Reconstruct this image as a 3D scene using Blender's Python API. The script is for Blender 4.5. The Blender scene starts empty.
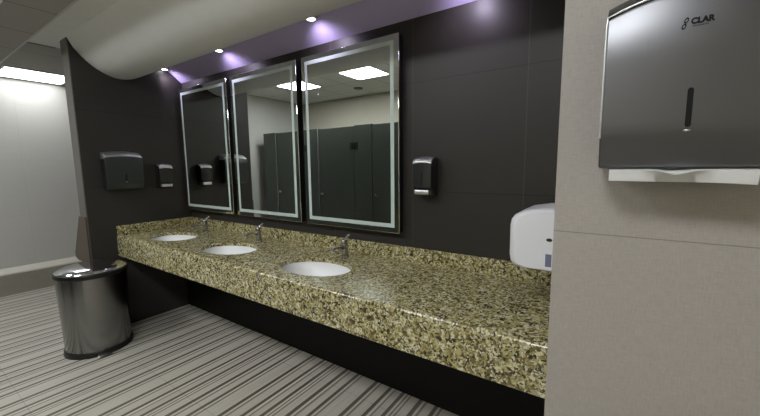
import bpy, bmesh, math, random
from mathutils import Vector, Matrix
random.seed(7)
sc = bpy.context.scene
COL = sc.collection
PI = math.pi

# ------------------------------------------------------------------ helpers
def link(o, parent=None):
    COL.objects.link(o)
    if parent is not None:
        o.parent = parent
    return o

def mesh_obj(name, bm, mat, parent=None, smooth=False, bevel=0.0, seg=2, angle=35):
    bmesh.ops.recalc_face_normals(bm, faces=bm.faces)
    me = bpy.data.meshes.new(name)
    bm.to_mesh(me); bm.free()
    mats = mat if isinstance(mat, (list, tuple)) else [mat]
    for m in mats:
        me.materials.append(m)
    if smooth:
        for p in me.polygons:
            p.use_smooth = True
        try:
            me.set_sharp_from_angle(angle=math.radians(angle))
        except Exception:
            pass
    o = bpy.data.objects.new(name, me)
    link(o, parent)
    if bevel > 0:
        b = o.modifiers.new('bevel', 'BEVEL')
        b.width = bevel; b.segments = seg; b.limit_method = 'ANGLE'
        b.angle_limit = math.radians(30)
        b.harden_normals = False
        for p in me.polygons:
            p.use_smooth = True
        try:
            me.set_sharp_from_angle(angle=math.radians(angle))
        except Exception:
            pass
    return o

def box(bm, x0, x1, y0, y1, z0, z1):
    vs = [bm.verts.new((x, y, z)) for z in (z0, z1) for y in (y0, y1) for x in (x0, x1)]
    for f in ((0, 2, 3, 1), (4, 5, 7, 6), (0, 1, 5, 4), (2, 6, 7, 3), (0, 4, 6, 2), (1, 3, 7, 5)):
        bm.faces.new([vs[i] for i in f])
    return vs

def boxes(*bs):
    bm = bmesh.new()
    for b in bs:
        box(bm, *b)
    return bm

def quad(bm, pts, mi=0):
    f = bm.faces.new([bm.verts.new(p) for p in pts])
    f.material_index = mi
    return f

def lathe(profile, n=48, sx=1.0, sy=1.0, cap=True, bm=None, c=(0, 0, 0)):
    """profile: (radius, z) from bottom to top"""
    bm = bm or bmesh.new()
    rings = []
    for r, z in profile:
        if r < 1e-6:
            rings.append([bm.verts.new((c[0], c[1], c[2] + z))])
        else:
            rings.append([bm.verts.new((c[0] + r * sx * math.cos(2 * PI * i / n), c[1] + r * sy * math.sin(2 * PI * i / n), c[2] + z)) for i in range(n)])
    for a, b in zip(rings, rings[1:]):
        for i in range(n):
            j = (i + 1) % n
            if len(a) == 1 and len(b) > 1:
                bm.faces.new([a[0], b[i], b[j]])
            elif len(b) == 1 and len(a) > 1:
                bm.faces.new([a[i], a[j], b[0]])
            elif len(a) > 1:
                bm.faces.new([a[i], a[j], b[j], b[i]])
    if cap:
        for r in (rings[0], rings[-1]):
            if len(r) > 1:
                bm.faces.new(r)
    return bm

def tube(pts, radii, n=16, bm=None, flat=1.0):
    bm = bm or bmesh.new()
    P = [Vector(p) for p in pts]
    rings = []
    for i, p in enumerate(P):
        t = (P[min(i + 1, len(P) - 1)] - P[max(i - 1, 0)]).normalized()
        a = Vector((1, 0, 0)) if abs(t.x) < .9 else Vector((0, 1, 0))
        u = (a - t * a.dot(t)).normalized(); v = t.cross(u)
        r = radii[i] if isinstance(radii, (list, tuple)) else radii
        rings.append([bm.verts.new(p + u * r * math.cos(2 * PI * k / n) + v * r * flat * math.sin(2 * PI * k / n)) for k in range(n)])
    for a, b in zip(rings, rings[1:]):
        for i in range(n):
            j = (i + 1) % n
            bm.faces.new([a[i], a[j], b[j], b[i]])
    bm.faces.new(rings[0]); bm.faces.new(rings[-1])
    return bm

def extrude_x(profile, xs, fn=None):
    """closed (y, z) profile swept along x; fn(x, y, z, i) may bend it"""
    bm = bmesh.new()
    rings = []
    for x in xs:
        ring = []
        for i, (y, z) in enumerate(profile):
            p = (x, y, z) if fn is None else fn(x, y, z, i)
            ring.append(bm.verts.new(p))
        rings.append(ring)
    n = len(profile)
    for a, b in zip(rings, rings[1:]):
        for i in range(n):
            j = (i + 1) % n
            bm.faces.new([a[i], a[j], b[j], b[i]])
    bm.faces.new(rings[0]); bm.faces.new(rings[-1])
    return bm

def lin(a, b, n):
    return [a + (b - a) * i / (n - 1) for i in range(n)]

def tag(o, label, cat, group=None):
    o['label'] = label; o['category'] = cat
    if group:
        o['group'] = group
    return o

def thing(name, label, cat, loc=(0, 0, 0), rz=0.0, group=None):
    o = bpy.data.objects.new(name, None)
    o.empty_display_size = .05
    link(o); o.location = loc; o.rotation_euler = (0, 0, rz)
    return tag(o, label, cat, group)

def struct(name, bm, mat, **k):
    o = mesh_obj(name, bm, mat, **k)
    o['kind'] = 'structure'
    return o

def copy_thing(root, loc, rz, label, group=None):
    r = root.copy(); link(r); r.location = loc; r.rotation_euler = (0, 0, rz); r['label'] = label
    if group:
        r['group'] = group
    def rec(src, dst):
        for ch in [o for o in src.children]:
            c = ch.copy(); link(c, dst); rec(ch, c)
    rec(root, r)
    return r

# ------------------------------------------------------------------ materials
def srgb(r, g, b):
    f = lambda c: (c / 255 / 12.92) if c / 255 <= .04045 else ((c / 255 + .055) / 1.055) ** 2.4
    return (f(r), f(g), f(b), 1)

class NT:
    def __init__(s, name):
        s.m = bpy.data.materials.new(name); s.m.use_nodes = True
        s.t = s.m.node_tree; s.b = s.t.nodes['Principled BSDF']
    def n(s, typ, **kw):
        nd = s.t.nodes.new(typ)
        for k, v in kw.items():
            if k.startswith('i_'):
                key = k[2:]
                nd.inputs[int(key) if key.isdigit() else key.replace('_', ' ')].default_value = v
            else:
                setattr(nd, k, v)
        return nd
    def l(s, a, b):
        s.t.links.new(a, b)
    def math(s, op, a, b=None, c=None):
        nd = s.n('ShaderNodeMath', operation=op)
        for i, v in enumerate((a, b, c)):
            if v is None: continue
            if isinstance(v, (int, float)): nd.inputs[i].default_value = v
            else: s.l(v, nd.inputs[i])
        return nd.outputs[0]
    def coord(s):
        g = s.n('ShaderNodeNewGeometry')
        sep = s.n('ShaderNodeSeparateXYZ'); s.l(g.outputs['Position'], sep.inputs[0])
        return g.outputs['Position'], sep.outputs
    def obj(s):
        g = s.n('ShaderNodeTexCoord')
        return g.outputs['Object']
    def mix(s, fac, a, b):
        nd = s.n('ShaderNodeMix', data_type='RGBA')
        for sock, v in ((nd.inputs[0], fac), (nd.inputs[6], a), (nd.inputs[7], b)):
            if isinstance(v, (int, float, tuple)): sock.default_value = v
            else: s.l(v, sock)
        return nd.outputs[2]
    def noise(s, vec, scale, detail=3, rough=.55, dist=0):
        nd = s.n('ShaderNodeTexNoise'); nd.inputs['Scale'].default_value = scale
        nd.inputs['Detail'].default_value = detail; nd.inputs['Roughness'].default_value = rough
        nd.inputs['Distortion'].default_value = dist
        if vec is not None: s.l(vec, nd.inputs['Vector'])
        return nd.outputs['Fac']
    def scalev(s, vec, v):
        nd = s.n('ShaderNodeMapping'); nd.inputs['Scale'].default_value = v
        s.l(vec, nd.inputs[0]); return nd.outputs[0]
    def ramp(s, fac, stops, interp='LINEAR'):
        nd = s.n('ShaderNodeValToRGB'); cr = nd.color_ramp; cr.interpolation = interp
        while len(cr.elements) < len(stops): cr.elements.new(.5)
        for e, (p, c) in zip(cr.elements, stops):
            e.position = p; e.color = c
        s.l(fac, nd.inputs[0]); return nd.outputs[0]
    def line(s, v, period, off, half):
        """1 on the grid lines of v"""
        a = s.math('SUBTRACT', v, off - half)
        a = s.math('DIVIDE', a, period)
        a = s.math('FRACT', a)
        return s.math('LESS_THAN', a, 2 * half / period)
    def set(s, **k):
        names = {'color': 'Base Color', 'rough': 'Roughness', 'metal': 'Metallic', 'spec': 'Specular IOR Level'}
        for kk, v in k.items():
            sock = s.b.inputs[names[kk]]
            if isinstance(v, (int, float, tuple)): sock.default_value = v
            else: s.l(v, sock)
        return s
    def bump(s, h, strength=.2, dist=.001):
        nd = s.n('ShaderNodeBump'); nd.inputs['Strength'].default_value = strength
        nd.inputs['Distance'].default_value = dist
        s.l(h, nd.inputs['Height']); s.l(nd.outputs[0], s.b.inputs['Normal'])

def plain(name, col, rough=.5, metal=0.0, spec=.5, var=.06, scale=30):
    t = NT(name); v = t.noise(t.obj(), scale)
    c2 = tuple(max(0, x * (1 - 2 * var)) for x in col[:3]) + (1,)
    c1 = tuple(min(1, x * (1 + 2 * var)) for x in col[:3]) + (1,)
    t.set(color=t.mix(v, c2, c1), rough=rough, metal=metal, spec=spec)
    return t.m

def steel(name, col, rough, streak=(400, 400, 6), var=.12):
    t = NT(name)
    v = t.noise(t.scalev(t.obj(), streak), 1.0, 2)
    c2 = tuple(x * (1 - var) for x in col[:3]) + (1,)
    t.set(color=t.mix(v, c2, col), metal=1.0)
    t.l(t.math('MULTIPLY_ADD', v, .05, rough - .025), t.b.inputs['Roughness'])
    return t.m

def emit(name, col, strength):
    t = NT(name)
    t.set(color=(.8, .8, .8, 1))
    t.b.inputs['Emission Color'].default_value = col
    t.b.inputs['Emission Strength'].default_value = strength
    return t.m

def mat_dark_tile():
    t = NT('dark_wall_tile'); pos, xyz = t.coord()
    cloud = t.noise(pos, 2.2, 4); fine = t.noise(t.scalev(pos, (90, 90, 260)), 1, 2)
    c = t.mix(cloud, srgb(43, 40, 38), srgb(57, 53, 50))
    c = t.mix(t.math('MULTIPLY', fine, .5), c, srgb(64, 60, 56))
    gx = t.line(xyz[0], .655, 2.706, .0022)
    gz = t.line(xyz[2], .655, 1.314, .0022)
    g = t.math('MAXIMUM', gx, gz)
    c = t.mix(t.math('MULTIPLY', gx, .5), c, srgb(92, 88, 84))  # vertical grout paled to hold its reflected light
    t.set(color=t.mix(t.math('MULTIPLY', gz, .7), c, srgb(24, 22, 21)), rough=.42, spec=.4)  # horizontal grout darkened: joint shadow put into the colour
    t.bump(t.math('SUBTRACT', 1, g), .4, .001)
    return t.m

def mat_light_tile():
    t = NT('linen_wall_tile'); pos, xyz = t.coord()
    a = t.noise(t.scalev(pos, (40, 40, 420)), 1, 2); b = t.noise(t.scalev(pos, (420, 420, 40)), 1, 2)
    cl = t.noise(pos, 3, 3)
    w = t.math('MULTIPLY', t.math('ADD', a, b), .5)
    c = t.mix(w, srgb(142, 135, 129), srgb(199, 192, 185))
    c = t.mix(t.math('MULTIPLY', cl, .3), c, srgb(160, 155, 146))
    gz = t.line(xyz[2], .655, 1.306, .0013)
    t.set(color=t.mix(t.math('MULTIPLY', gz, .6), c, srgb(110, 106, 100)), rough=.5, spec=.35)
    t.bump(w, .15, .0008)
    return t.m

def mat_cream_tile():
    t = NT('cream_wall_tile'); pos, xyz = t.coord()
    a = t.noise(t.scalev(pos, (60, 60, 160)), 1, 2); cl = t.noise(pos, 1.5, 3)
    c = t.mix(a, srgb(184, 182, 176), srgb(202, 200, 194))
    c = t.mix(t.math('MULTIPLY', cl, .3), c, srgb(174, 172, 166))
    g = t.math('MAXIMUM', t.line(xyz[2], .655, .93, .0012), t.line(xyz[1], .655, -.2, .0012))
    t.set(color=t.mix(t.math('MULTIPLY', g, .35), c, srgb(150, 145, 135)), rough=.45, spec=.4)
    return t.m

def mat_floor():
    t = NT('striped_floor_tile'); pos, xyz = t.coord()
    fx = t.math('FRACT', t.math('DIVIDE', t.math('ADD', xyz[0], 6.0), .605))
    L, Mm, D, W = srgb(194, 189, 177), srgb(126, 119, 108), srgb(88, 82, 73), srgb(204, 199, 187)
    seq = [(D, 24), (W, 16), (Mm, 14), (L, 60), (D, 25), (W, 18), (Mm, 12), (L, 43), (D, 24), (W, 14), (Mm, 12), (W, 12), (Mm, 10), (L, 55), (D, 26), (W, 16), (Mm, 14), (L, 50), (D, 23), (W, 16), (Mm, 13), (L, 108)]
    tot = sum(w for c, w in seq); stops = []; p = 0.0
    for c, w in seq:
        stops.append((p / tot, c)); p += w
    nd = t.ramp(fx, stops, 'CONSTANT')
    sp = t.noise(t.scalev(pos, (130, .6, 1)), 1, 2)
    sp = t.math('MULTIPLY', t.math('GREATER_THAN', sp, .56), .2)
    gr = t.noise(t.scalev(pos, (300, 60, 1)), 1, 2)
    c = t.mix(sp, nd, srgb(140, 134, 124))
    c = t.mix(t.math('MULTIPLY', gr, .22), c, srgb(146, 140, 130))
    seam = t.math('MAXIMUM', t.line(xyz[0], .605, .84, .0012), t.line(xyz[1], .605, -1.505, .0012))
    t.set(color=t.mix(t.math('MULTIPLY', seam, .5), c, srgb(86, 81, 75)), rough=.5, spec=.35)
    return t.m

def mat_granite():
    t = NT('speckled_granite'); pos, xyz = t.coord()
    wn = t.n('ShaderNodeTexNoise'); wn.inputs['Scale'].default_value = 30; wn.inputs['Detail'].default_value = 2
    t.l(pos, wn.inputs['Vector'])
    vm = t.n('ShaderNodeVectorMath', operation='MULTIPLY_ADD')
    t.l(wn.outputs['Color'], vm.inputs[0]); vm.inputs[1].default_value = (.03, .03, .03); t.l(pos, vm.inputs[2])
    def vor(scale):
        v = t.n('ShaderNodeTexVoronoi'); v.inputs['Scale'].default_value = scale
        t.l(vm.outputs[0], v.inputs['Vector'])
        s = t.n('ShaderNodeSeparateColor'); t.l(v.outputs['Color'], s.inputs[0])
        return s.outputs[0], s.outputs[1]
    a, a2 = vor(68); b, b2 = vor(135)
    base = t.ramp(a, [(0, srgb(40, 34, 26)), (.15, srgb(112, 98, 58)), (.3, srgb(160, 148, 92)), (.5, srgb(190, 180, 126)), (.68, srgb(220, 214, 178)), (.84, srgb(168, 164, 140)), (.92, srgb(74, 66, 48))], 'CONSTANT')
    fine = t.ramp(b, [(0, srgb(30, 26, 20)), (.18, srgb(132, 118, 72)), (.42, srgb(186, 176, 124)), (.7, srgb(228, 224, 198)), (.9, srgb(84, 74, 52))], 'CONSTANT')
    c = t.mix(t.math('MULTIPLY', t.math('GREATER_THAN', b2, .45), .85), base, fine)
    cl = t.noise(pos, 7, 3)
    c = t.mix(t.math('MULTIPLY', cl, .16), c, srgb(170, 160, 112))
    t.set(color=c, rough=.22, spec=.5)
    return t.m

def mat_ceiling_tile(name='ceiling_tile', lo=srgb(176, 174, 168), hi=srgb(196, 194, 188)):
    t = NT(name); pos, xyz = t.coord()
    n = t.noise(pos, 160, 2)
    c = t.mix(n, lo, hi)
    g = t.math('MAXIMUM', t.line(xyz[0], .605, -.735, .005), t.line(xyz[1], .605, -1.045, .005))
    t.set(color=t.mix(t.math('MULTIPLY', g, .8), c, srgb(112, 110, 106)), rough=.85, spec=.2)
    return t.m

M = dict(
    dark=mat_dark_tile(), linen=mat_light_tile(), cream=mat_cream_tile(), floor=mat_floor(), granite=mat_granite(),
    ctile=mat_ceiling_tile(), rtile=mat_ceiling_tile('raised_ceiling_tile', srgb(228, 228, 224), srgb(242, 242, 238)),
    plaster=plain('painted_plaster', srgb(240, 240, 238), .7, 0, .3, .02, 8),
    violet=plain('violet_glow_cove_paint', srgb(198, 186, 224), .42, 0, .45, .02, 8),  # pale violet paint, deepened to carry the lamps' violet glow
    under=plain('black_plinth_tile', srgb(22, 21, 20), .6, 0, .25, .08, 12),
    edge=plain('grey_wall_edge', srgb(104, 99, 92), .45, 0, .4, .05, 12),
    brown=plain('brown_edge_guard', srgb(88, 77, 66), .5, 0, .4, .08, 20),
    base=plain('grey_base_tile', srgb(142, 137, 126), .5, 0, .4, .05, 14),
    cap=plain('pale_cap_tile', srgb(205, 200, 188), .45, 0, .4, .03, 14),
    beige=plain('beige_wall_paint', srgb(206, 200, 183), .7, 0, .3, .02, 6),
    stall=plain('dark_partition_laminate', srgb(70, 76, 70), .4, 0, .45, .04, 6),
    steel=steel('brushed_steel', (.19, .19, .20, 1), .38, (900, 900, 25), .06),
    smokeC=plain('smoked_dispenser_cover', srgb(58, 64, 61), .3, .35, .5, .03, 20),
    steelH=steel('brushed_steel_band', (.86, .86, .87, 1), .38, (900, 900, 25), .05),
    chrome=plain('polished_chrome', (.75, .75, .77, 1), .09, 1.0, .5, .01, 5),
    satin=plain('satin_nickel', (.42, .41, .39, 1), .22, 1.0, .5, .02, 5),
    black=plain('black_plastic', srgb(24, 24, 23), .35, 0, .5, .05, 20),
    smoke=plain('smoked_plastic', srgb(46, 48, 46), .25, 0, .5, .05, 20),
    hole=plain('dark_opening', srgb(8, 8, 9), .6, 0, .3, .02, 5),
    white=plain('white_enamel', srgb(240, 240, 245), .28, 0, .5, .01, 5),
    ceramic=plain('white_ceramic', srgb(242, 242, 242), .32, 0, .5, .01, 5),
    paper=plain('white_paper', srgb(226, 226, 226), .85, 0, .2, .03, 60),
    frost=plain('frosted_glass_border', srgb(206, 220, 216), .45, 0, .4, .02, 40),
    backing=plain('mirror_backing', srgb(26, 26, 28), .4, 0, .4, .03, 10),
    ink=plain('black_ink', srgb(26, 26, 32), .6, 0, .2, .01, 5),
    sticker=plain('blue_grey_label', srgb(120, 125, 150), .5, 0, .3, .02, 20),
    tbar=plain('white_ceiling_bar', srgb(214, 214, 210), .5, 0, .4, .01, 5),
    darkbar=plain('dark_ceiling_joint', srgb(80, 79, 76), .6, 0, .3, .01, 5),
    fixture=plain('white_fixture_frame', srgb(225, 225, 225), .5, 0, .4, .01, 5),
    panel=emit('panel_diffuser', (.94, .975, 1.0, 1), 24.0),
    panelL=emit('panel_diffuser_dim', (.95, .98, 1.0, 1), 7.5),
    lens=emit('downlight_lens', (.95, .92, 1.0, 1), 26.0),
)
def bin_mat():
    t = NT('bin_brushed_steel')
    v = t.noise(t.scalev(t.obj(), (3, 3, 700)), 1.0, 2)
    t.set(color=t.mix(v, (.24, .236, .228, 1), (.30, .296, .288, 1)), metal=1.0, rough=.2)
    tg = t.n('ShaderNodeTangent', direction_type='RADIAL', axis='Z')
    t.l(tg.outputs[0], t.b.inputs['Tangent'])
    t.b.inputs['Anisotropic'].default_value = .9
    t.b.inputs['Anisotropic Rotation'].default_value = .25
    return t.m
M['binsteel'] = bin_mat()
def mirror_mat():
    t = NT('mirror_silver')
    n = t.noise(t.obj(), 3, 1)
    t.set(color=t.mix(n, (.80, .84, .815, 1), (.82, .86, .835, 1)), metal=1.0, rough=.012)
    return t.m
M['mirror'] = mirror_mat()

# ------------------------------------------------------------------ dimensions
XL, XR, YB, YF = -2.13, 4.80, 0.0, -3.85        # room
XA, YA = 3.627, -.95                             # right-hand wall block
EW, TW = -.889, .165                             # dark left wall: end and thickness
ZC, ZR, YS = 2.54, 2.86, -1.31                   # low ceiling, raised ceiling, where it steps
CT, CB, CF = .865, .672, -.69                    # counter top, underside, front

# ------------------------------------------------------------------ the setting
struct('floor', boxes((XL - .1, XR + .1, YF - .1, YB + .1, -.08, 0)), M['floor'])
struct('wall_mirror_side', boxes((XL - .1, XR + .1, YB, YB + .1, 0, ZR + .1)), M['dark'])
struct('wall_left', boxes((XL - .1, XL, YF, YB, 0, ZR + .1)), M['cream'])
struct('wall_stall_side', boxes((XL - .1, XR + .1, YF - .1, YF, 0, ZR + .1)), M['beige'])
struct('wall_right', boxes((XR, XR + .1, YF, YB, 0, ZR + .1)), M['beige'])
struct('wall_right_block', boxes((XA, XR, YA, YB, 0, ZC)), M['linen'])
# dark partition wall at the left end of the counter
struct('wall_left_partition', boxes((-TW + .002, 0, EW + .006, YB, 0, ZC)), M['dark'])
struct('trim_1', boxes((-TW, -.004, EW, EW + .006, 0, ZC)), M['edge'])
# flared brown guard at the foot of the partition end
bm = bmesh.new()
f0 = [(-.005, 1.06), (-.006, .66), (-.03, .64), (-.33, .64), (-.375, .66), (-.385, .70), (-.165, 1.06)]
fr = [bm.verts.new((x, EW - .012, z)) for x, z in f0]; bk = [bm.verts.new((x, EW - .001, z)) for x, z in f0]
bm.faces.new(fr); bm.faces.new(bk[::-1])
for i in range(len(f0)):
    j = (i + 1) % len(f0); bm.faces.new([fr[i], bk[i], bk[j], fr[j]])
struct('trim_2', bm, M['brown'], bevel=.004)
# plinth wall under the counter
struct('trim_3', boxes((.0, XA, -.10, -.001, 0, CT - .24)), M['under'])
# tiled base of the far left wall with a pale cap
struct('baseboard_left', boxes((XL, XL + .05, YF, YB, 0, .245)), M['base'])
bm = bmesh.new()
pr = [(XL, .245), (XL + .052, .245), (XL + .050, .262), (XL + .004, .318), (XL, .318)]
a = [bm.verts.new((x, YF, z)) for x, z in pr]; b = [bm.verts.new((x, YB, z)) for x, z in pr]
bm.faces.new(a); bm.faces.new(b[::-1])
for i in range(5):
    bm.faces.new([a[i], b[i], b[(i + 1) % 5], a[(i + 1) % 5]])
struct('trim_4', bm, M['cap'])

# low ceiling: tiles on the left, smooth plaster round the soffit
BX = -.40
struct('ceiling', boxes((XL, XR, YS, -1.047, ZC, ZR + .1), (XL, BX, -1.047, YB, ZC, ZR + .1)), M['ctile'])
struct('ceiling_plaster_border', boxes((BX, XR, -1.047, YB, ZC, ZR + .1)), M['plaster'])
struct('ceiling_raised', boxes((XL, XR, YF, YS, ZR, ZR + .1)), M['rtile'])
struct('trim_5', boxes((XL, XR, -1.053, -1.041, ZC - .005, ZC + .001)), M['tbar'])
struct('trim_6', boxes((BX - .014, BX, -1.038, -.86, ZC - .004, ZC + .001)), M['darkbar'])
struct('trim_7', boxes((XL, XR, YS - .006, YS - .0005, ZC - .006, ZR)), M['plaster'])

# wavy soffit over the basins (profile in y, z)
key = [(-.889, 2.545), (-.872, 2.508), (-.845, 2.458), (-.80, 2.405), (-.745, 2.355), (-.685, 2.316), (-.61, 2.285), (-.53, 2.276), (-.44, 2.296), (-.335, 2.350), (-.235, 2.408), (-.148, 2.456)]
def smooth(ps, k=6):
    out = []
    for i in range(len(ps) - 1):
        p0 = ps[max(i - 1, 0)]; p1 = ps[i]; p2 = ps[i + 1]; p3 = ps[min(i + 2, len(ps) - 1)]
        for s in range(k):
            t = s / k
            out.append(tuple(.5 * ((2 * p1[c]) + (-p0[c] + p2[c]) * t + (2 * p0[c] - 5 * p1[c] + 4 * p2[c] - p3[c]) * t * t + (-p0[c] + 3 * p1[c] - 3 * p2[c] + p3[c]) * t ** 3) for c in (0, 1)))
    out.append(ps[-1]); return out
curve = smooth(key)
prof = curve + [(-.148, ZC - .002)] + [(-.88, ZC - .002)]
prof = [p for p in prof]
struct('ceiling_soffit', extrude_x(curve + [(-.148, ZC)], [.0005, XA]), M['plaster'], smooth=True, angle=50)
struct('ceiling_cove', extrude_x([(-.1475, 2.455), (-.001, 2.338), (-.001, ZC), (-.1475, ZC)], [.0005, XA]), M['violet'])

# ------------------------------------------------------------------ countertop with basin cut-outs
SX = [.50, 1.355, 2.258]; SY = -.425; RX, RY = .252, .172
top = thing('countertop', 'long speckled yellow brown granite vanity counter under the three mirrors', 'counter', (0, 0, 0))
bm = bmesh.new()
cy0, cy1 = CF + .018, -.022
N = 72
cells = [(c - .34, c + .34) for c in SX]
def cell(x0, x1, cx):
    hx0, hx1, hy0, hy1 = x0 - cx, x1 - cx, cy0 - SY, cy1 - SY
    angs = sorted([2 * PI * i / N for i in range(N)] + [math.atan2(y, x) % (2 * PI) for x in (hx0, hx1) for y in (hy0, hy1)])
    A = []; B = []; Cc = []
    for t in angs:
        c, s = math.cos(t), math.sin(t)
        k = min([(hx1 / c) if c > 1e-9 else ((hx0 / c) if c < -1e-9 else 1e9), (hy1 / s) if s > 1e-9 else ((hy0 / s) if s < -1e-9 else 1e9)])
        r = 1 / math.sqrt((c / RX) ** 2 + (s / RY) ** 2)
        A.append(bm.verts.new((cx + c * k, SY + s * k, CT)))
        B.append(bm.verts.new((cx + c * r, SY + s * r, CT)))
        Cc.append(bm.verts.new((cx + c * r, SY + s * r, CT - .028)))
    n = len(angs)
    for i in range(n):
        j = (i + 1) % n
        bm.faces.new([A[i], A[j], B[j], B[i]]); bm.faces.new([B[i], B[j], Cc[j], Cc[i]])
xprev = .001
for c, (x0, x1) in zip(SX, cells):
    quad(bm, [(xprev, cy0, CT), (x0, cy0, CT), (x0, cy1, CT), (xprev, cy1, CT)])
    cell(x0, x1, c); xprev = x1
quad(bm, [(xprev, cy0, CT), (XA - .001, cy0, CT), (XA - .001, cy1, CT), (xprev, cy1, CT)])
# rounded nosing, apron front, underside
edge = [(cy0, CT)] + [(cy0 - .018 * math.sin(a), CT - .018 + .018 * math.cos(a)) for a in lin(0, PI / 2, 7)[1:]] + [(CF, CB + .004), (CF + .004, CB), (CF + .035, CB), (CF + .035, CT - .03), (cy1, CT - .03), (cy1, CT)]
for (y0, z0), (y1, z1) in zip(edge, edge[1:]):
    if abs(z0 - (CT - .03)) < 1e-6 and abs(z1 - (CT - .03)) < 1e-6:
        continue
    quad(bm, [(.001, y0, z0), (XA - .001, y0, z0), (XA - .001, y1, z1), (.001, y1, z1)])
bmesh.ops.remove_doubles(bm, verts=bm.verts, dist=.0004)
mesh_obj('slab', bm, M['granite'], top)
mesh_obj('backsplash', boxes((.022, XA - .001, -.022, -.001, CT - .03, .953)), M['granite'], top, bevel=.003)
mesh_obj('side_splash', boxes((.001, .022, CF + .002, -.001, CT, .953)), M['granite'], top, bevel=.003)

# ------------------------------------------------------------------ basins
def make_sink():
    root = thing('sink', '', 'sink')
    pr = [(.02, -.135), (.05, -.134), (.11, -.126), (.165, -.108), (.2, -.08), (.236, -.04), (.256, -.0), (.282, 0.0), (.282, -.006), (.265, -.012), (.245, -.05), (.205, -.09), (.17, -.118), (.11, -.136), (.02, -.146)]
    bm = lathe([(r, z) for r, z in pr], 64, 1.0, RY / RX, cap=False)
    mesh_obj('bowl', bm, M['ceramic'], root, smooth=True, angle=60)
    mesh_obj('drain', lathe([(.0, -.1335), (.012, -.1335), (.016, -.131), (.024, -.131), (.026, -.1345), (.026, -.139), (0, -.139)], 32, cap=False), M['chrome'], root, smooth=True)
    bm = lathe([(0, .0012), (.011, .0012), (.011, -.001), (0, -.001)], 24, cap=False)
    mt = Matrix.Translation((.135, .118, -.062)) @ Matrix.Rotation(math.radians(-68), 4, Vector((-.6, .8, 0)).normalized().cross(Vector((0, 0, 1))) * -1)
    bmesh.ops.transform(bm, matrix=mt, verts=bm.verts)
    mesh_obj('overflow_hole', bm, M['hole'], root)
    return root
s0 = make_sink()
zs = CT - .0285
LS = ['white oval undermount basin at the left end of the counter, beside the dark side wall',
      'white oval undermount basin in the middle of the counter, under the middle mirror',
      'white oval undermount basin under the largest nearest mirror, with a small overflow hole']
s0.location = (SX[0], SY, zs); s0['label'] = LS[0]; s0['group'] = 'basins set in the granite counter'
for k in (1, 2):
    copy_thing(s0, (SX[k], SY, zs), 0, LS[k])

# ------------------------------------------------------------------ faucets
def make_faucet():
    root = thing('faucet', '', 'faucet')
    mesh_obj('base', lathe([(.026, 0), (.027, .004), (.024, .009), (.021, .011)], 32), M['satin'], root, smooth=True)
    mesh_obj('body', tube([(0, 0, .008), (0, -.002, .05), (0, -.006, .085), (0, -.008, .098)], [.0225, .022, .023, .02], 24), M['satin'], root, smooth=True, angle=50)
    sp = tube([(0, -.004, .060), (0, -.04, .078), (0, -.085, .084), (0, -.120, .078), (0, -.130, .069)], [.016, .0145, .0135, .0125, .012], 20, flat=.8)
    s = mesh_obj('spout', sp, M['satin'], root, smooth=True, angle=60)
    mesh_obj('aerator', lathe([(.0095, -.012), (.0105, -.010), (.0105, .004)], 24, c=(0, -.124, .068)), M['chrome'], s, smooth=True)
    h = mesh_obj('handle', lathe([(.020, .097), (.022, .102), (.021, .116), (.014, .124), (0, .126)], 28, c=(0, -.008, 0)), M['satin'], root, smooth=True, angle=60)
    mesh_obj('lever', tube([(0, -.012, .116), (0, .010, .128), (0, .034, .142), (0, .04, .145)], [.011, .010, .011, .007], 16, flat=.6), M['chrome'], h, smooth=True)
    return root
f0 = make_faucet()
FX = [.565, 1.365, 2.28]
LF = ['small single-lever basin faucet by the counter corner, behind the leftmost basin',
      'small single-lever basin faucet behind the middle basin',
      'small single-lever basin faucet behind the basin under the nearest mirror']
f0.location = (FX[0], -.165, CT + .0006); f0['label'] = LF[0]; f0['group'] = 'faucets on the granite counter'
for k in (1, 2):
    copy_thing(f0, (FX[k], -.165, CT + .0006), 0, LF[k])

# ------------------------------------------------------------------ mirrors
MX, MW, MG, ZB, ZT = .038, .829, .058, 1.042, 2.259
def ring_frame(bm, x0, x1, z0, z1, w, y0, y1):
    box(bm, x0, x0 + w, y0, y1, z0, z1); box(bm, x1 - w, x1, y0, y1, z0, z1)
    box(bm, x0 + w, x1 - w, y0, y1, z0, z0 + w); box(bm, x0 + w, x1 - w, y0, y1, z1 - w, z1)
def make_mirror():
    root = thing('mirror', '', 'mirror')
    H = ZT - ZB
    mesh_obj('backing', boxes((.006, MW - .006, -.050, -.001, .006, H - .006)), M['backing'], root)
    mesh_obj('glass', boxes((0, MW, -.058, -.050, 0, H)), M['mirror'], root, bevel=.0055, seg=2, angle=20)
    bm = bmesh.new(); ring_frame(bm, .036, MW - .036, .036, H - .036, .026, -.0587, -.0575)
    mesh_obj('frosted_border', bm, M['frost'], root)
    return root
m0 = make_mirror()
LM = ['tall frosted-border mirror in the corner by the dark side wall, above the leftmost basin',
      'tall frosted-border mirror in the middle of the row, above the middle basin',
      'large frosted-border mirror at the right end, beside the soap dispenser on the mirror wall']
m0.location = (MX, 0, ZB); m0['label'] = LM[0]; m0['group'] = 'mirrors above the counter'
for k in (1, 2):
    copy_thing(m0, (MX + k * (MW + MG), 0, ZB), 0, LM[k])

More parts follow.
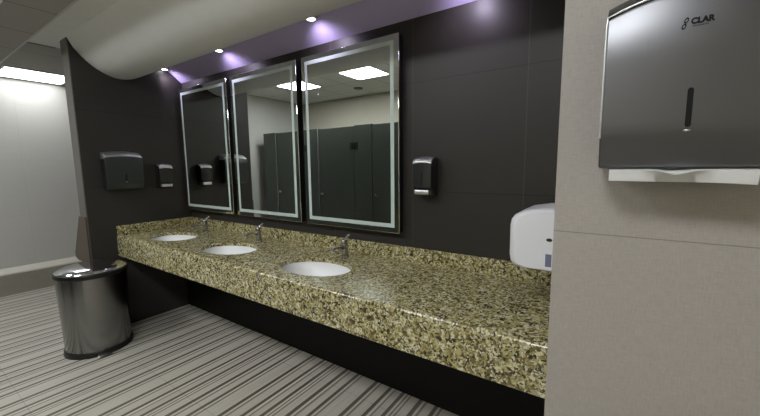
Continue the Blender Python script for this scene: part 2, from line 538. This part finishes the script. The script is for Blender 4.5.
# ------------------------------------------------------------------ towel dispensers (local: front -Y, back at y=0)
TWD, TH = .285, .332
def make_towel_dispenser(rise=.024):
    root = thing('paper_towel_dispenser', '', 'towel dispenser')
    w = TWD / 2
    arch = lambda x: rise * (1 - (x / w) ** 2)
    def bend(x, y, z, i):
        f = min(1, max(0, (z - .2) / .08))
        yy = y * (1 + .0)
        if y < -.05: yy = y - .006 * (1 - (x / w) ** 2)
        return (x, yy, z + arch(x) * f)
    xs = [-w, -w + .004] + lin(-w + .016, w - .016, 15) + [w - .004, w]
    # front cover with rolled-in bottom lip
    pf = [(-.112, .284), (-.116, .276), (-.117, .20), (-.117, .085), (-.1165, .068), (-.1135, .056), (-.104, .036), (-.093, .014), (-.084, .002), (-.07, .0), (-.06, .004), (-.075, .03), (-.088, .08), (-.09, .278)]
    mesh_obj('cover', extrude_x(pf, xs, bend), M['smokeC'], root, bevel=.004, seg=3, angle=40)
    # sloping top band
    pt = [(-.1125, .2835), (-.109, .2885), (-.060, .318), (-.03, .328), (-.004, .328), (-.004, .27), (-.089, .27)]
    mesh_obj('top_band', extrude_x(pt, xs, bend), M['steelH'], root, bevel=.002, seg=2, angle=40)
    mesh_obj('housing', boxes((-w + .003, w - .003, -.087, -.001, .006, .27)), M['black'], root)
    # level window
    bm = bmesh.new()
    pts = []
    for k in range(24):
        a = 2 * PI * k / 24
        pts.append((.0046 * math.cos(a), .106 + (.029 if math.sin(a) > 0 else -.029) + .0046 * math.sin(a)))
    ff = [bm.verts.new((x, -.1238, z)) for x, z in pts]; bb = [bm.verts.new((x, -.121, z)) for x, z in pts]
    bm.faces.new(ff); bm.faces.new(bb[::-1])
    for i in range(24):
        j = (i + 1) % 24; bm.faces.new([ff[i], bb[i], bb[j], ff[j]])
    mesh_obj('level_window', bm, M['hole'], root)
    bm = bmesh.new(); bmesh.ops.create_uvsphere(bm, u_segments=14, v_segments=8, radius=.0062)
    bmesh.ops.transform(bm, matrix=Matrix.Translation((0, -.1215, .067)) @ Matrix.Diagonal((1, .6, .35, 1)), verts=bm.verts)
    mesh_obj('slot_rim_highlight', bm, M['steelH'], root, smooth=True)  # bright bead standing in for the highlight on the slot's lower rim
    return root
tA = make_towel_dispenser(.012)
tA['label'] = 'dark smoked paper towel dispenser with silver top on the dark wall, above the bin'
tA['group'] = 'paper towel dispensers'
tA.location = (.001, -.610, 1.288); tA.rotation_euler = (0, 0, PI / 2)
TBX, TBZ = 3.8485, 1.462
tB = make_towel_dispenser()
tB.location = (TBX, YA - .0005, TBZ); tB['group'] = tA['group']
tB['label'] = ('large close steel paper towel dispenser on the pale wall, white towel sticking out below')
zz = lambda x: .2855 + .024 * (1 - (x / (TWD / 2)) ** 2)
path = [(-TWD / 2 + .0005, -.1165, z) for z in lin(.06, .27, 12)] + [(x, -.1135 - .006 * (1 - (x / (TWD / 2)) ** 2), zz(x)) for x in lin(-TWD / 2 + .0015, TWD / 2 - .0015, 25)] + [(TWD / 2 - .0005, -.1165, z) for z in lin(.27, .06, 12)]
rm = mesh_obj('rolled_edge_highlight', tube(path, .0019, 10), M['steelH'], tB, smooth=True, angle=60)  # rim highlight put into a brighter steel tube along the folded edge
rm['label'] = 'rolled edge with its highlight put into brighter steel'
tB.scale = (.93, 1, 1.02)
for ch in tB.children:
    if ch.name.startswith('cover'):
        ch.material_slots[0].link = 'OBJECT'; ch.material_slots[0].material = M['steel']
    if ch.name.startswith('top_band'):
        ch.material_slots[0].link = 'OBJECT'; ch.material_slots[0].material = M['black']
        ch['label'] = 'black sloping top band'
# the printed logo, on the close dispenser only
def text_mesh(name, body, size, mat, parent, loc, bold=.0):
    cu = bpy.data.curves.new(name, 'FONT'); cu.body = body; cu.size = size; cu.extrude = .0002; cu.offset = bold
    cu.align_x = 'LEFT'
    tmp = bpy.data.objects.new(name + '_curve', cu); COL.objects.link(tmp)
    dg = bpy.context.evaluated_depsgraph_get()
    me = bpy.data.meshes.new_from_object(tmp.evaluated_get(dg))
    bpy.data.objects.remove(tmp); bpy.data.curves.remove(cu)
    me.name = name; me.materials.clear(); me.materials.append(mat)
    o = bpy.data.objects.new(name, me); link(o, parent)
    o.location = loc; o.rotation_euler = (PI / 2, 0, 0)
    return o
lg = bpy.data.objects.new('logo', None)
bm = bmesh.new()
# two linked tilted loops
for cx_, cz_, r_ in ((.0018, .0052, .0042), (-.0012, -.0042, .0042)):
    for k in range(28):
        a0, a1 = 2 * PI * k / 28, 2 * PI * (k + 1) / 28
        ps = []
        for a, r in ((a0, r_), (a1, r_), (a1, r_ - .0021), (a0, r_ - .0021)):
            x = r * math.cos(a) * .8; z = r * math.sin(a) * 1.15
            ps.append((cx_ + x + .25 * z, 0, cz_ + z))
        quad(bm, ps)
loops = mesh_obj('logo', bm, M['ink'], tB)
loops.location = (-.0175, -.1236, .247)
text_mesh('lettering', 'CLAR', .0130, M['ink'], loops, (.0085, 0, -.0017), .0007)
bm = bmesh.new()
for k in range(11):
    x = .011 + k * .0021
    quad(bm, [(x, 0, -.0064), (x + .0012, 0, -.0064), (x + .0012, 0, -.0048), (x, 0, -.0048)])
fp = mesh_obj('fine_print', bm, M['ink'], loops)

# the paper hanging out of the close dispenser
bm = bmesh.new()
xs = lin(-.1085, .1085, 37); cols = []
for x in xs:
    v = max(0, 1 - abs(x + .004) / .055)
    z0 = .0 - .010 * v ** 1.3 + .004
    z1 = -.0355 - .0035 * (abs(x) / .108) ** 2 * (1 if x > 0 else -.2)
    yv = -.092 - .014 * v
    cols.append([(x, -.078, -.0115), (x, -.086, min(z0, 0) - .0118), (x, yv - .002, min(z0, 0) - .0135 - .003 * v), (x, -.094 - .004 * v, (z0 + z1) / 2), (x, -.090, z1), (x, -.087, z1 - .0006), (x, -.084, z1 + .004), (x, -.074, -.0135)])
vv = [[bm.verts.new(p) for p in c] for c in cols]
for a, b in zip(vv, vv[1:]):
    for i in range(8):
        j = (i + 1) % 8; bm.faces.new([a[i], a[j], b[j], b[i]])
bm.faces.new(vv[0]); bm.faces.new(vv[-1])
pt = mesh_obj('paper_towel', bm, M['paper'], smooth=True, angle=60)
pt.location = (TBX - .004, YA - .0005, TBZ + .010)
tag(pt, 'white folded paper towel sticking out under the close steel dispenser', 'paper towel')

# ------------------------------------------------------------------ soap dispensers
def make_soap():
    root = thing('soap_dispenser', '', 'soap dispenser')
    w = .059
    def bend(x, y, z, i):
        return (x, y - (.007 * (1 - (x / w) ** 2) if y < -.05 else 0), z + (.006 * (1 - (x / w) ** 2) if z > .17 else 0))
    xs = [-w, -w + .003] + lin(-w + .01, w - .01, 9) + [w - .003, w]
    pb = [(-.001, .0), (-.001, .208), (-.06, .203), (-.088, .181), (-.094, .176), (-.097, .10), (-.097, .048), (-.085, .040), (-.072, .036), (-.06, .004)]
    mesh_obj('body', extrude_x(pb, xs, bend), M['smoke'], root, bevel=.003, angle=40)
    xc = [-w - .001, -w + .003] + lin(-w + .01, w - .01, 9) + [w - .003, w + .001]
    pc = [(-.093, .172), (-.1005, .174), (-.1005, .182), (-.092, .194), (-.07, .2055), (-.045, .2085), (-.045, .2035), (-.07, .198), (-.088, .184)]
    mesh_obj('top_cap', extrude_x(pc, xc, bend), M['steelH'], root, bevel=.0015, angle=40)
    pp = [(-.070, .010), (-.094, .006), (-.104, .012), (-.105, .030), (-.098, .036), (-.070, .036)]
    b = mesh_obj('push_bar', extrude_x(pp, lin(-.047, .047, 7)), M['steelH'], root, bevel=.004, angle=40)
    mesh_obj('level_window', boxes((-.005, .005, -.1052, -.098, .066, .125)), M['hole'], root, bevel=.001)
    return root
d0 = make_soap()
d0['label'] = 'small black and silver soap dispenser on the dark side wall, left of the mirrors'
d0['group'] = 'black and silver soap dispensers'
d0.scale = (1, 1, 1.08); d0.location = (.001, -.262, 1.282); d0.rotation_euler = (0, 0, PI / 2)
copy_thing(d0, (2.818, -.001, 1.294), 0, 'small black and silver soap dispenser on the mirror wall, right of the nearest mirror')

# ------------------------------------------------------------------ hand dryer on the side of the wall block
hd = thing('hand_dryer', 'white rounded hand dryer above the right end of the granite counter', 'hand dryer', (XA - .0005, -.335, 1.055), -PI / 2)
pd = [(-.002, .0), (-.002, .25), (-.10, .247), (-.17, .234), (-.205, .216), (-.218, .195), (-.222, .17), (-.221, .05), (-.216, .022), (-.2, .008), (-.17, .0)]
w = .135
def dbend(x, y, z, i):
    e = abs(x) / w
    k = 1 - .10 * max(0, (e - .8) / .2) ** 2
    return (x, y * k, .12 + (z - .12) * (1 - .07 * max(0, (e - .8) / .2) ** 2))
xs = [-w, -w * .985, -w * .95, -w * .9, -w * .8] + lin(-w * .6, w * .6, 7) + [w * .8, w * .9, w * .95, w * .985, w]
mesh_obj('cover', extrude_x(pd, xs, dbend), M['white'], hd, bevel=.004, seg=3, angle=45)
bm = lathe([(0, .003), (.006, .003), (.009, 0), (.009, -.002), (0, -.002)], 20, cap=False)
bmesh.ops.transform(bm, matrix=Matrix.Translation((.1345, -.071, .128)) @ Matrix.Rotation(PI / 2, 4, 'Y') @ Matrix.Diagonal((.8, 1.3, 1, 1)), verts=bm.verts)
mesh_obj('button', bm, M['black'], hd, smooth=True)
mesh_obj('rating_label', boxes((.133, .1358, -.082, -.060, .022, .072)), M['sticker'], hd)
mesh_obj('outlet', lathe([(.03, -.012), (.032, 0), (.028, .004)], 28, c=(0, -.12, 0)), M['chrome'], hd, smooth=True)

# ------------------------------------------------------------------ waste bin
BN = thing('trash_bin', 'round brushed steel pedal bin with black rims at the end of the counter', 'trash bin', (.252, -.965, 0))
R = .229
mesh_obj('body', lathe([(R - .014, .028), (R - .012, .034), (R, .635), (R - .004, .638), (R - .012, .638), (R - .02, .06), (0, .05)], 96, cap=False), M['binsteel'], BN, smooth=True, angle=50)
mesh_obj('base_ring', lathe([(0, .0), (R - .006, .0), (R + .001, .004), (R - .003, .034), (R - .013, .036), (R - .02, .03), (0, .03)], 96, cap=False), M['black'], BN, smooth=True, angle=40)
ld = mesh_obj('lid', lathe([(R - .012, .654), (R + .001, .665), (R - .004, .675), (R - .03, .689), (R - .08, .700), (R - .14, .705), (0, .707)], 96, cap=False), M['chrome'], BN, smooth=True, angle=60)
mesh_obj('rim', lathe([(R - .014, .630), (R + .006, .630), (R + .009, .638), (R + .009, .660), (R + .004, .668), (R - .006, .670), (R - .014, .66)], 96, cap=False), M['black'], ld, smooth=True, angle=50)
bm = bmesh.new(); box(bm, -.05, .05, -.012, .02, .62, .682)
bmesh.ops.transform(bm, matrix=Matrix.Rotation(math.radians(75), 4, 'Z') @ Matrix.Translation((0, R + .004, 0)), verts=bm.verts)
mesh_obj('hinge', bm, M['black'], BN, bevel=.004)
bm = extrude_x([(-R - .03, .008), (-R - .032, .014), (-R + .02, .026), (-R + .02, .010)], lin(-.045, .045, 5))
bmesh.ops.transform(bm, matrix=Matrix.Rotation(math.radians(80), 4, 'Z'), verts=bm.verts)
mesh_obj('pedal', bm, M['satin'], BN, bevel=.003)

# ------------------------------------------------------------------ lights
def make_panel():
    root = thing('ceiling_panel_light', '', 'ceiling light')
    s = .30
    bm = bmesh.new()
    for b in ((-s, s, -s, -s + .02, -.012, -.001), (-s, s, s - .02, s, -.012, -.001), (-s, -s + .02, -s + .02, s - .02, -.012, -.001), (s - .02, s, -s + .02, s - .02, -.012, -.001)):
        box(bm, *b)
    mesh_obj('frame', bm, M['fixture'], root)
    mesh_obj('diffuser', boxes((-s + .02, s - .02, -s + .02, s - .02, -.008, -.002)), M['panel'], root)
    return root
p0 = make_panel()
p0.location = (-1.79, -.72, ZC); p0['label'] = 'bright square ceiling panel light beside the dark wall, at the far left'
p0['group'] = 'square ceiling panel lights'
for ch in p0.children:
    if ch.name.startswith('diffuser'):
        ch.material_slots[0].link = 'OBJECT'; ch.material_slots[0].material = M['panelL']
q1 = copy_thing(p0, (.56, -2.5, ZR), 0, 'bright square ceiling panel light seen in the nearest mirror')
for ch in q1.children:
    if ch.name.startswith('diffuser'):
        ch.material_slots[0].material = M['panel']
copy_thing(q1, (-.84, -2.5, ZR), 0, 'bright square ceiling panel light seen in the middle mirror')
copy_thing(q1, (1.96, -2.5, ZR), 0, 'bright square ceiling panel light over the aisle, opposite the nearest mirror')

copy_thing(q1, (3.36, -2.5, ZR), 0, 'bright square ceiling panel light over the aisle, opposite the pale wall')

def make_downlight():
    root = thing('downlight', '', 'downlight')
    mesh_obj('trim_ring', lathe([(.026, .004), (.026, -.001), (.034, -.002), (.037, .002), (.037, .05), (.026, .05)], 32, cap=False), M['fixture'], root, smooth=True)
    mesh_obj('lens', lathe([(0, -.001), (.020, -.001), (.0265, .001), (.0265, .006), (0, .006)], 32, cap=False), M['lens'], root, smooth=True)
    return root
DL = [.045, .985, 2.045, 3.07]
LD = ['tiny recessed downlight on the soffit edge in the corner by the dark side wall',
      'tiny recessed downlight on the soffit edge above the leftmost and middle mirrors',
      'tiny recessed downlight on the soffit edge above the middle and nearest mirrors',
      'tiny recessed downlight on the soffit edge above the bare wall, near the wall block']
dl0 = make_downlight(); dl0['label'] = LD[0]; dl0['group'] = 'downlights along the soffit edge'
for k, x in enumerate(DL):
    o = dl0 if k == 0 else copy_thing(dl0, (0, 0, 0), 0, LD[k])
    o.location = (x, -.176, 2.431)
    li = bpy.data.lights.new('downlight_lamp', 'SPOT'); li.energy = 4.2; li.color = (.80, .71, 1.0)
    li.spot_size = math.radians(130); li.spot_blend = 1.0; li.shadow_soft_size = .03
    lo = bpy.data.objects.new('downlight_lamp', li); COL.objects.link(lo)
    lo.location = (x, -.212, 2.385); lo.rotation_euler = (math.radians(52), 0, 0)

# small fittings on the raised ceiling, seen in the nearest mirror
sp = mesh_obj('ceiling_speaker', lathe([(.075, -.012), (.085, -.004), (.085, 0)], 32), M['black'])
sp.location = (-.13, -3.28, ZR); tag(sp, 'small dark round ceiling speaker seen in the nearest mirror', 'speaker')
sk = thing('sprinkler', 'small white ceiling sprinkler head seen in the nearest mirror, below the panel light', 'sprinkler', (-.86, -3.02, ZR))
mesh_obj('escutcheon', lathe([(.04, -.006), (.042, 0)], 24), M['fixture'], sk)
mesh_obj('head', lathe([(.02, -.075), (.022, -.07), (.008, -.065), (.008, -.006)], 20), M['fixture'], sk)

# ------------------------------------------------------------------ toilet partition opposite the counter (seen in the mirrors)
YP = -2.55
tp = thing('toilet_partition', 'dark grey toilet cubicle fronts reflected in the mirrors', 'toilet cubicles', (0, YP, 0))
def pil(x0, x1):
    mesh_obj('pilaster', boxes((x0, x1, -.03, 0, .0, 2.11)), M['stall'], tp, bevel=.003)
def strip(x1):  # added bright strips for the pale seams where light shows at door gaps
    mesh_obj('gap_seam_strip', boxes((x1 - .014, x1 - .001, .0002, .004, .0, 2.11)), M['satin'], tp)
def door(x0, x1):
    d = mesh_obj('door', boxes((x0, x1, -.028, -.004, .15, 2.10)), M['stall'], tp, bevel=.003)
    bm = lathe([(0, .034), (.024, .032), (.032, .02), (.026, .006), (.034, .0), (.034, -.004)], 24, cap=False)
    bmesh.ops.transform(bm, matrix=Matrix.Translation((x0 + .055, -.003, 1.20)) @ Matrix.Rotation(PI / 2, 4, 'X'), verts=bm.verts)
    mesh_obj('knob', bm, M['chrome'], d, smooth=True)
    mesh_obj('latch', boxes((x0 + .04, x0 + .10, -.004, .016, 1.0, 1.02), (x0 + .04, x0 + .06, -.004, .02, .985, 1.035)), M['chrome'], d, bevel=.003)
    for z in (1.79, .42):
        mesh_obj('hinge', boxes((x1 - .07, x1 - .004, -.004, .012, z - .055, z + .055), (x1 + .012, x1 + .075, -.0, .012, z - .055, z + .055), (x1 - .004, x1 + .008, .0, .010, z - .035, z - .01), (x1 - .004, x1 + .008, .0, .010, z + .01, z + .035)), M['black'], d)
for x0, x1 in ((-1.89, -1.53), (-.785, -.445), (.33, .68), (1.45, 1.80)):
    pil(x0, x1); strip(x1)
for x0, x1 in ((-1.522, -.793), (-.437, .322), (.688, 1.442)):
    door(x0, x1)
mesh_obj('side_panel', boxes((-1.89, -1.86, YF - YP + .002, -.03, .15, 2.10)), M['stall'], tp)
for x in (-.62, .50, 1.62):
    mesh_obj('divider', boxes((x - .012, x + .012, YF - YP + .002, -.03, .15, 2.10)), M['stall'], tp)

# ------------------------------------------------------------------ camera
yaw, pitch, roll, fpx = -.5949, -.1217, -.0107, 343.57
f = Vector((math.sin(yaw) * math.cos(pitch), math.cos(yaw) * math.cos(pitch), math.sin(pitch)))
r = f.cross(Vector((0, 0, 1))).normalized(); u = r.cross(f)
r2 = r * math.cos(roll) + u * math.sin(roll); u2 = u * math.cos(roll) - r * math.sin(roll)
cam = bpy.data.cameras.new('camera'); co = bpy.data.objects.new('camera', cam); COL.objects.link(co)
mw = Matrix((r2, u2, -f)).transposed().to_4x4(); mw.translation = Vector((3.743, -1.9032, 1.4724))
co.matrix_world = mw
cam.sensor_width = 36; cam.lens = fpx / 760 * 36; cam.clip_start = .02
sc.camera = co

# ------------------------------------------------------------------ world and view
w = bpy.data.worlds.new('world'); sc.world = w; w.use_nodes = True
w.node_tree.nodes['Background'].inputs[0].default_value = (.02, .02, .02, 1)
w.node_tree.nodes['Background'].inputs[1].default_value = 0.0
sc.view_settings.view_transform = 'Standard'; sc.view_settings.look = 'None'
sc.view_settings.exposure = 0.13; sc.view_settings.gamma = 1.0
sc.cycles.max_bounces = 10; sc.cycles.diffuse_bounces = 6; sc.cycles.glossy_bounces = 6
sc.cycles.sample_clamp_indirect = 4.0; sc.cycles.caustics_reflective = False
sc.cycles.use_denoising = True
